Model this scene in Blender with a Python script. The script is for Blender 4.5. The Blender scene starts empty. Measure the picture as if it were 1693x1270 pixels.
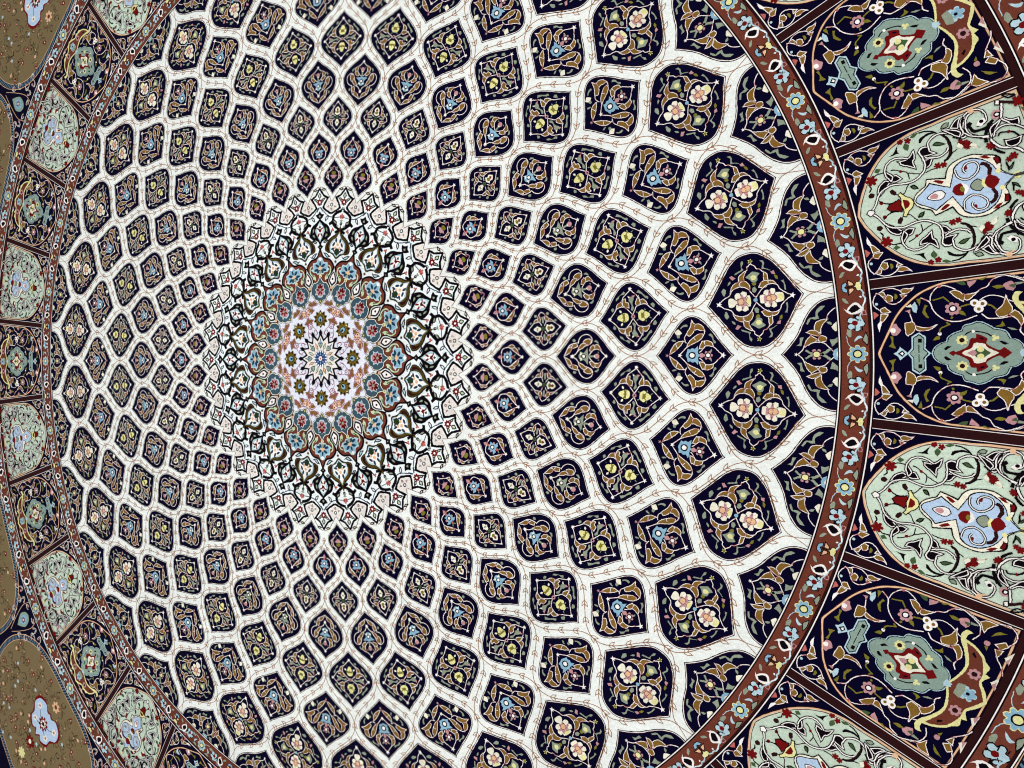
import bpy, math, random
from mathutils import Vector, Matrix, noise

# ------------------------------------------------------------------ camera, light, exposure
scene = bpy.context.scene
cam_data = bpy.data.cameras.new('camera')
cam = bpy.data.objects.new('camera', cam_data)
scene.collection.objects.link(cam)
cam_data.sensor_width = 36.0
cam_data.lens = 1030.0 / 1693.0 * 36.0
cam_data.clip_start = 0.01
cam_data.clip_end = 200.0
cam.matrix_world = Matrix((
    (0.9051529, 0.0021264, 0.4250808, 0.9352441),
    (-0.0025046, 0.9999968, 0.0003308, -0.0547960),
    (-0.4250787, -0.0013641, 0.9051554, 1.0347040),
    (0, 0, 0, 1)))
scene.camera = cam
scene.render.resolution_x = 1024
scene.render.resolution_y = 768

world = bpy.data.worlds.new('World')
scene.world = world
world.use_nodes = True
world.node_tree.nodes['Background'].inputs['Color'].default_value = (0.93, 0.97, 1.0, 1)
world.node_tree.nodes['Background'].inputs['Strength'].default_value = 0.62

lamp = bpy.data.lights.new('ceiling_lamp', 'AREA')
lamp.shape = 'RECTANGLE'; lamp.size = 2.4; lamp.size_y = 2.4
lamp.energy = 68; lamp.color = (1.0, 0.965, 0.91)
lamp_ob = bpy.data.objects.new('ceiling_lamp', lamp)
scene.collection.objects.link(lamp_ob)
lamp_ob.location = (0.35, 0.1, 3.0)
lamp_ob.rotation_euler = (Vector((0.35, 0.1, 3.0)) - Vector((0.15, 0, 0))).to_track_quat('Z', 'Y').to_euler()

scene.render.filter_size = 1.1
scene.cycles.filter_width = 1.1
scene.view_settings.view_transform = 'Standard'
scene.view_settings.look = 'None'
scene.view_settings.exposure = 0.0
scene.view_settings.gamma = 1.0

COL = scene.collection
R = math.radians
random.seed(7)

# ------------------------------------------------------------------ wool colours (sRGB as dyed)
PAL = {
    'N': ('navy_wool', 5, 3, 34), 'K': ('black_wool', 13, 6, 14), 'W': ('white_wool', 255, 248, 244),
    'G': ('gold_wool', 132, 98, 42), 'S': ('sage_wool', 148, 158, 138), 'O': ('olive_wool', 128, 120, 44),
    'P': ('pink_wool', 198, 146, 150), 'B': ('sky_blue_wool', 142, 184, 208), 'L': ('pale_blue_wool', 186, 214, 224),
    'Y': ('cream_yellow_wool', 236, 230, 162), 'C': ('cream_wool', 246, 240, 220), 'H': ('peach_wool', 236, 190, 150),
    'R': ('crimson_wool', 114, 16, 18), 'V': ('coral_wool', 196, 104, 96), 'U': ('rust_wool', 114, 57, 44),
    'M': ('dark_brown_wool', 46, 18, 20), 'E': ('green_wool', 70, 92, 58), 'X': ('grey_green_wool', 146, 168, 156),
    'A': ('powder_blue_wool', 186, 208, 234), 'D': ('slate_blue_wool', 62, 86, 100), 'Q': ('teal_wool', 32, 62, 82),
    'F': ('pale_green_wool', 200, 214, 176), 'T': ('dark_green_wool', 36, 54, 32), 'Z': ('dark_olive_wool', 84, 68, 26),
    'I': ('ice_white_wool', 246, 252, 254), 'J': ('blush_white_wool', 240, 232, 226), 'a': ('ivory_wool', 244, 247, 243),
    'b': ('celadon_wool', 207, 224, 205), 'c': ('khaki_wool', 128, 110, 78), 'd': ('lavender_white_wool', 232, 235, 248),
    'e': ('vine_brown_wool', 156, 108, 74), 'f': ('brown_olive_wool', 112, 92, 28), 'h': ('rope_blue_wool', 96, 126, 148),
    'i': ('rope_dark_wool', 14, 20, 36), 'j': ('rose_line_wool', 150, 70, 98), 'k': ('umber_wool', 46, 26, 18),
    'm': ('cobalt_wool', 40, 60, 120), 'n': ('pale_pink_wool', 240, 208, 204), 'o': ('rose_wool', 205, 142, 142),
    'p': ('wine_wool', 46, 8, 26),
}


def lin(c):
    c /= 255.0
    return c / 12.92 if c <= 0.04045 else ((c + 0.055) / 1.055) ** 2.4


def wool(name, r, g, b):
    m = bpy.data.materials.new(name)
    m.use_nodes = True
    nt = m.node_tree; N = nt.nodes; L = nt.links
    bs = N['Principled BSDF']
    bs.inputs['Roughness'].default_value = 0.92
    bs.inputs['Specular IOR Level'].default_value = 0.04
    geo = N.new('ShaderNodeNewGeometry')
    def tex(scale, detail, rough=0.5):
        t = N.new('ShaderNodeTexNoise'); t.inputs['Scale'].default_value = scale
        t.inputs['Detail'].default_value = detail; t.inputs['Roughness'].default_value = rough
        L.new(geo.outputs['Position'], t.inputs['Vector']); return t
    big = tex(9, 3); mid = tex(160, 2); fine = tex(640, 2, 0.65)
    # rows of knots: a fine weave at about a millimetre
    mp = N.new('ShaderNodeMapping'); mp.inputs['Scale'].default_value = (9, 260, 1)
    L.new(geo.outputs['Position'], mp.inputs['Vector'])
    row = N.new('ShaderNodeTexNoise'); row.inputs['Scale'].default_value = 1.0; row.inputs['Detail'].default_value = 2
    L.new(mp.outputs[0], row.inputs['Vector'])
    clump = tex(330, 2, 0.6)
    info = N.new('ShaderNodeObjectInfo')
    vor = N.new('ShaderNodeTexVoronoi'); vor.inputs['Scale'].default_value = 780
    L.new(geo.outputs['Position'], vor.inputs['Vector'])
    def rng(sock, lo, hi, a=0.25, b=0.75):
        q = N.new('ShaderNodeMapRange'); q.inputs[1].default_value = a; q.inputs[2].default_value = b
        q.inputs[3].default_value = lo; q.inputs[4].default_value = hi
        L.new(sock, q.inputs[0]); return q.outputs[0]
    def mul(a, b):
        q = N.new('ShaderNodeMath'); q.operation = 'MULTIPLY'; L.new(a, q.inputs[0]); L.new(b, q.inputs[1]); return q.outputs[0]
    w = mul(mul(rng(row.outputs[0], 0.94, 1.05), rng(clump.outputs[0], 0.88, 1.09)), rng(info.outputs['Random'], 0.93, 1.06, 0.0, 1.0))
    v = mul(mul(rng(big.outputs[0], 0.93, 1.05), rng(mid.outputs[0], 0.93, 1.06)),
            mul(rng(fine.outputs[0], 0.88, 1.09), rng(vor.outputs['Distance'], 1.04, 0.90, 0.1, 0.8)))
    v = mul(v, w)
    mix = N.new('ShaderNodeMix'); mix.data_type = 'RGBA'; mix.blend_type = 'MULTIPLY'
    mix.inputs[0].default_value = 1.0
    mix.inputs[6].default_value = (lin(r) * 0.93, lin(g) * 0.93, lin(b) * 0.93, 1)
    comb = N.new('ShaderNodeCombineColor')
    for i in range(3): L.new(v, comb.inputs[i])
    L.new(comb.outputs[0], mix.inputs[7])
    L.new(mix.outputs[2], bs.inputs['Base Color'])
    add = N.new('ShaderNodeMath'); add.operation = 'ADD'
    L.new(clump.outputs[0], add.inputs[0]); L.new(vor.outputs['Distance'], add.inputs[1])
    bp = N.new('ShaderNodeBump'); bp.inputs['Strength'].default_value = 0.5; bp.inputs['Distance'].default_value = 0.0011
    L.new(add.outputs[0], bp.inputs['Height']); L.new(bp.outputs[0], bs.inputs['Normal'])
    return m


MAT = {k: wool(*v) for k, v in PAL.items()}

# ------------------------------------------------------------------ shape tools (carpet plane, metres)
KNOT = 0.00095
STEP = 1.6e-5       # each piece of the design stands this much prouder than the one under it


def wob(p):
    # edges step from knot to knot: drawn partly onto a millimetre grid, with a little unevenness
    v = noise.noise_vector(Vector((p[0] * 900, p[1] * 900, 3.7)))
    x = p[0] + v.x * 0.00028; y = p[1] + v.y * 0.00028
    return (x + 0.6 * (round(x / KNOT) * KNOT - x), y + 0.6 * (round(y / KNOT) * KNOT - y))


def cr(p0, p1, p2, p3, t):
    t2 = t * t; t3 = t2 * t
    return tuple(0.5 * (2 * b + (c - a) * t + (2 * a - 5 * b + 4 * c - d) * t2 + (3 * b - a - 3 * c + d) * t3)
                 for a, b, c, d in zip(p0, p1, p2, p3))


def sharp(a, b, c, lim=72):
    u = (b[0] - a[0], b[1] - a[1]); w = (c[0] - b[0], c[1] - b[1])
    d = abs(math.atan2(u[0] * w[1] - u[1] * w[0], u[0] * w[0] + u[1] * w[1]))
    return d > R(lim)


def smooth(pts, closed=False, seg=0.0015):
    forced = set(); q = []
    for p in pts:                       # a point given twice is a corner
        if q and p == q[-1]: forced.add(len(q) - 1)
        else: q.append(p)
    pts = q; n = len(pts)
    if n < 3: 
        return list(pts)
    corner = [False] * n
    for i in range(n):
        if not closed and i in (0, n - 1): corner[i] = True; continue
        corner[i] = i in forced or sharp(pts[i - 1], pts[i], pts[(i + 1) % n])
    out = []
    for i in range(n if closed else n - 1):
        b, c = pts[i], pts[(i + 1) % n]
        a = pts[i - 1] if not corner[i] else (2 * b[0] - c[0], 2 * b[1] - c[1])
        d = pts[(i + 2) % n] if not corner[(i + 1) % n] else (2 * c[0] - b[0], 2 * c[1] - b[1])
        k = max(1, min(16, int(math.dist(b, c) / seg + 0.6)))
        for j in range(k):
            out.append(cr(a, b, c, d, j / k))
    if not closed: out.append(pts[-1])
    return out


def area(p):
    return 0.5 * sum(p[i - 1][0] * p[i][1] - p[i][0] * p[i - 1][1] for i in range(len(p)))


class MB:
    """collects pieces and links them as one mesh object"""
    def __init__(s): s.v = []; s.f = []; s.m = []; s.keys = []; s.plain = False
    def mi(s, k):
        if k not in s.keys: s.keys.append(k)
        return s.keys.index(k)
    def fill(s, pts, z, key, depth=None, w=True):
        if w: pts = [wob(p) for p in pts]
        if area(pts) < 0: pts = pts[::-1]
        n = len(pts); b = len(s.v); k = s.mi(key); d = depth or 4e-4
        s.v += [(x, y, z) for x, y in pts] + [(x, y, z - d) for x, y in pts]
        s.f.append(list(range(b, b + n))); s.m.append(k)
        for i in range(n):
            j = (i + 1) % n
            s.f.append([b + i, b + n + i, b + n + j, b + j]); s.m.append(k)
    def line(s, pts, w, z, key, closed=False, taper=False):
        pts = [wob(p) for p in pts]
        n = len(pts); k = s.mi(key); b = len(s.v); h = w / 2
        for i, p in enumerate(pts):
            a = pts[i - 1] if (i or closed) else p
            c = pts[(i + 1) % n] if (i < n - 1 or closed) else p
            def nrm(q, r):
                d = (r[0] - q[0], r[1] - q[1]); l = math.hypot(*d) or 1e-9
                return (-d[1] / l, d[0] / l)
            n1 = nrm(a, p) if a != p else nrm(p, c)
            n2 = nrm(p, c) if c != p else n1
            m = (n1[0] + n2[0], n1[1] + n2[1]); l2 = m[0] ** 2 + m[1] ** 2
            sc = min(2.0 / max(l2, 0.35), 3.2)
            q = h * (0.78 + 0.55 * abs(noise.noise(Vector((p[0] * 420, p[1] * 420, 9.1)))))
            if taper and not closed: q = h * (0.35 + 0.65 * math.sin(math.pi * i / (n - 1)) ** 0.6)
            ox, oy = m[0] * sc * q, m[1] * sc * q
            s.v += [(p[0] + ox, p[1] + oy, z), (p[0] - ox, p[1] - oy, z),
                    (p[0] + ox, p[1] + oy, z - 4e-4), (p[0] - ox, p[1] - oy, z - 4e-4)]
        for i in range(n if closed else n - 1):
            u = b + 4 * i; x = b + 4 * ((i + 1) % n)
            s.f += [[u, u + 1, x + 1, x], [u + 1, u + 3, x + 3, x + 1], [u + 2, u, x, x + 2]]
            kk = k
            if key == 'W' and not s.plain:   # white line wool is spun with stretches of pink
                v = noise.noise(Vector((pts[i][0] * 170, pts[i][1] * 170, 21.3)))
                if v > 0.42: kk = s.mi('o')
                elif v > 0.22: kk = s.mi('n')
            s.m += [kk, kk, kk]
    def ring(s, r0, r1, z, key, n=256, a0=0.0, a1=2 * math.pi, depth=4e-4):
        b = len(s.v); k = s.mi(key)
        for i in range(n + 1):
            a = a0 + (a1 - a0) * i / n; c, t = math.cos(a), math.sin(a)
            s.v += [(r0 * c, r0 * t, z), (r1 * c, r1 * t, z), (r1 * c, r1 * t, z - depth), (r0 * c, r0 * t, z - depth)]
        for i in range(n):
            u = b + 4 * i; x = u + 4
            s.f += [[u, u + 1, x + 1, x], [u + 1, u + 2, x + 2, x + 1], [u + 3, u, x, x + 3]]
            s.m += [k] * 3
    def add(s, o):
        b = len(s.v); s.v += o.v
        s.f += [[i + b for i in f] for f in o.f]
        s.m += [s.mi(o.keys[k]) for k in o.m]
    def mesh(s, name, off=(0, 0)):
        me = bpy.data.meshes.new(name)
        me.from_pydata([(x - off[0], y - off[1], z) for x, y, z in s.v], [], s.f)
        for k in s.keys: me.materials.append(MAT[k])
        me.polygons.foreach_set('material_index', s.m)
        me.update()
        return me


def circ(c, r, n=None):
    n = n or max(8, min(18, int(r / 0.0006) + 6))
    return [(c[0] + r * math.cos(2 * math.pi * i / n), c[1] + r * math.sin(2 * math.pi * i / n)) for i in range(n)]


def petals(c, n, r1, r2, ph=0.0):
    p = []
    for i in range(n * 4):
        a = ph + 2 * math.pi * i / (n * 4)
        q = (r1, r1 * 0.94, r2, r1 * 0.94)[i % 4]
        p.append((c[0] + q * math.cos(a), c[1] + q * math.sin(a)))
    return p


def starp(c, n, r1, r2, ph=0.0):
    return [(c[0] + (r1, r2)[i % 2] * math.cos(ph + math.pi * i / n), c[1] + (r1, r2)[i % 2] * math.sin(ph + math.pi * i / n)) for i in range(2 * n)]


def flip(pts): return [(x, -y) for x, y in pts][::-1]


def inset(p, d):
    n = len(p); out = []
    for i in range(n):
        a, b, c = p[i - 1], p[i], p[(i + 1) % n]
        def nr(q, r):
            x, y = r[0] - q[0], r[1] - q[1]; l = math.hypot(x, y) or 1e-9; return (-y / l, x / l)
        n1, n2 = nr(a, b), nr(b, c)
        mx, my = n1[0] + n2[0], n1[1] + n2[1]; l2 = max(mx * mx + my * my, 0.5)
        out.append((b[0] + mx * 2 / l2 * d, b[1] + my * 2 / l2 * d))
    return out


def shrink(p, d):
    p = p if area(p) > 0 else p[::-1]
    return inset(p, d)


LEAF = set('SOET'); STEMS = set('WGz')


class Design:
    """a drawn motif: every piece is kept apart, then gathered into named meshes"""
    def __init__(s, z0, groups=None, kw=0.0013, halo=None):
        s.z = z0; s.p = []; s.groups = groups; s.kw = kw; s.halo = halo; s.extra = []
    def piece(s, key):
        if s.groups is None: n = 'motif'
        elif key in LEAF: n = 'leaf_spray'
        elif key in STEMS: n = 'arabesque'
        else: n = 'blossom'
        m = MB(); m.plain = not s.halo; s.p.append((n, m)); return m
    def up(s): s.z += STEP; return s.z
    def both(s, pts, mode):
        if mode == 'm': return [pts, flip(pts)]
        return [pts]
    def fill(s, key, mode, pts, grp=None):
        z = s.up()
        if mode == 'a':
            h = smooth(pts); h[0] = (h[0][0], 0); h[-1] = (h[-1][0], 0)
            h = [(x, max(y, 0) if h[len(h) // 2][1] > 0 else min(y, 0)) for x, y in h]
            s.piece(grp or key).fill(h + [(x, -y) for x, y in h[-2:0:-1]], z, key)
        else:
            for p in s.both(smooth(pts, True), mode): s.piece(grp or key).fill(p, z, key)
    def outline(s, key, w, mode, pts, grp=None):
        z = s.up()
        if mode == 'a':
            h = smooth(pts); h[0] = (h[0][0], 0); h[-1] = (h[-1][0], 0)
            s.piece(grp or key).line(h + [(x, -y) for x, y in h[-2:0:-1]], w, z, key, True)
        else:
            for p in s.both(smooth(pts, True), mode): s.piece(grp or key).line(p, w, z, key, True)
    def line(s, key, w, mode, pts, grp=None):
        h = smooth(pts)
        if key == 'W' and s.halo and not grp:
            z = s.up()
            for p in ([h, flip(h)] if mode in 'ma' else [h]): s.piece('W').line(p, w + 0.0013, z, s.halo)
        z = s.up()
        for p in ([h, flip(h)] if mode in 'ma' else [h]): s.piece(grp or key).line(p, w, z, key)
    def poly(s, key, mode, pts, c):
        z = s.up()
        for p in s.both(pts, mode): s.piece(key).fill(p, z, key)
    def emit(s, off, thr=None, big='blossom', huge='cartouche'):
        """-> [(name, mesh, kind)]; blossoms larger than thr stand as meshes of their own"""
        out = {}; sep = []
        bl = [m for n, m in s.p if n == 'blossom']
        if thr and bl:
            bb = []
            for m in bl:
                xs = [v[0] for v in m.v]; ys = [v[1] for v in m.v]; bb.append([min(xs), max(xs), min(ys), max(ys)])
            par = list(range(len(bl)))
            def find(i):
                while par[i] != i: i = par[i]
                return i
            e = 0.0006
            for i in range(len(bl)):
                for j in range(i):
                    a, b = bb[i], bb[j]
                    if a[0] + e < b[1] and b[0] + e < a[1] and a[2] + e < b[3] and b[2] + e < a[3]: par[find(i)] = find(j)
            cl = {}
            for i in range(len(bl)): cl.setdefault(find(i), []).append(i)
            for ids in cl.values():
                x0 = min(bb[i][0] for i in ids); x1 = max(bb[i][1] for i in ids)
                y0 = min(bb[i][2] for i in ids); y1 = max(bb[i][3] for i in ids)
                m = MB()
                for i in ids: m.add(bl[i])
                g = math.hypot(x1 - x0, y1 - y0)
                if g > thr: sep.append((huge if g > 0.075 else big, m, None))
                else: out.setdefault('small_blossoms', MB()).add(m)
        for n, m in s.p:
            if n == 'blossom' and thr: continue
            out.setdefault(n, MB()).add(m)
        res = [(n, m, 'stuff' if s.groups else None) for n, m in out.items()] + sep + s.extra
        return [(n, m.mesh(n, (off, 0)), k) for n, m, k in res]
    def run(s, lines):
        for t in lines:
            k = t[0]
            P = lambda q: [tuple(float(v) * 1e-4 for v in a.split(',')) for a in q]
            if k == 'f' and t[1] == 'S' and t[2] == 'm' and s.groups: s.fill('S', 'm', shrink(P(t[3:]), 0.0005))
            elif k == 'f': s.fill(t[1], t[2], P(t[3:]))
            elif k == 'k': s.fill(t[1], t[2], P(t[3:])); s.outline('K', s.kw, t[2], P(t[3:]), t[1])
            elif k == 'g':
                q = shrink(P(t[2:]), -0.0005)
                if s.halo: s.outline(s.halo, 0.0026, t[1], q, 'W')
                s.fill('G', t[1], q); s.outline('W', 0.0011, t[1], q)
            elif k == 'z':
                s.outline('K', 0.0042, t[1], P(t[2:]), 'z'); s.fill('K', t[1], P(t[2:]), 'z'); s.outline('W', 0.0013, t[1], P(t[2:]))
            elif k == 'l': s.line(t[1], float(t[2]) * 1e-3, t[3], P(t[4:]), 'z' if t[1] in 'KM' and s.groups else None)
            elif k == 'v':
                w = float(t[1]) * 1.15e-3
                s.line('K', w + 0.0026, t[2], P(t[3:]), 'z'); s.line('W', w, t[2], P(t[3:]))
            elif k == 'd':
                c = P(t[4:5])[0]
                if t[2] == 'a': c = (c[0], 0)
                s.poly(t[1], t[2], circ(c, float(t[3]) * 1e-4), c)
            elif k == 't':
                c = P(t[4:5])[0]
                if t[2] == 'a': c = (c[0], 0)
                s.poly(t[1], t[2], starp(c, 5, float(t[3]) * 1.1e-4, float(t[3]) * 0.5e-4, 0.0 if c[0] > 0 else 0.3), c)
            elif k == 'w':
                c = P(t[6:7])[0]
                if t[2] == 'a': c = (c[0], 0)
                s.poly(t[1], t[2], petals(c, int(t[3]), float(t[4]) * 1e-4, float(t[5]) * 1e-4), c)
            elif k == 'e':
                c = P(t[6:7])[0]; rx, ry, a = float(t[3]) * 1e-4, float(t[4]) * 1e-4, R(float(t[5]))
                if t[2] == 'a': c = (c[0], 0)
                p = []
                for i in range(12):
                    q = 2 * math.pi * i / 12
                    u, w = rx * math.cos(q), ry * math.sin(q)
                    p.append((c[0] + u * math.cos(a) + w * math.sin(a), c[1] - u * math.sin(a) + w * math.cos(a)))
                s.poly(t[1], t[2], p, c)


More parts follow.
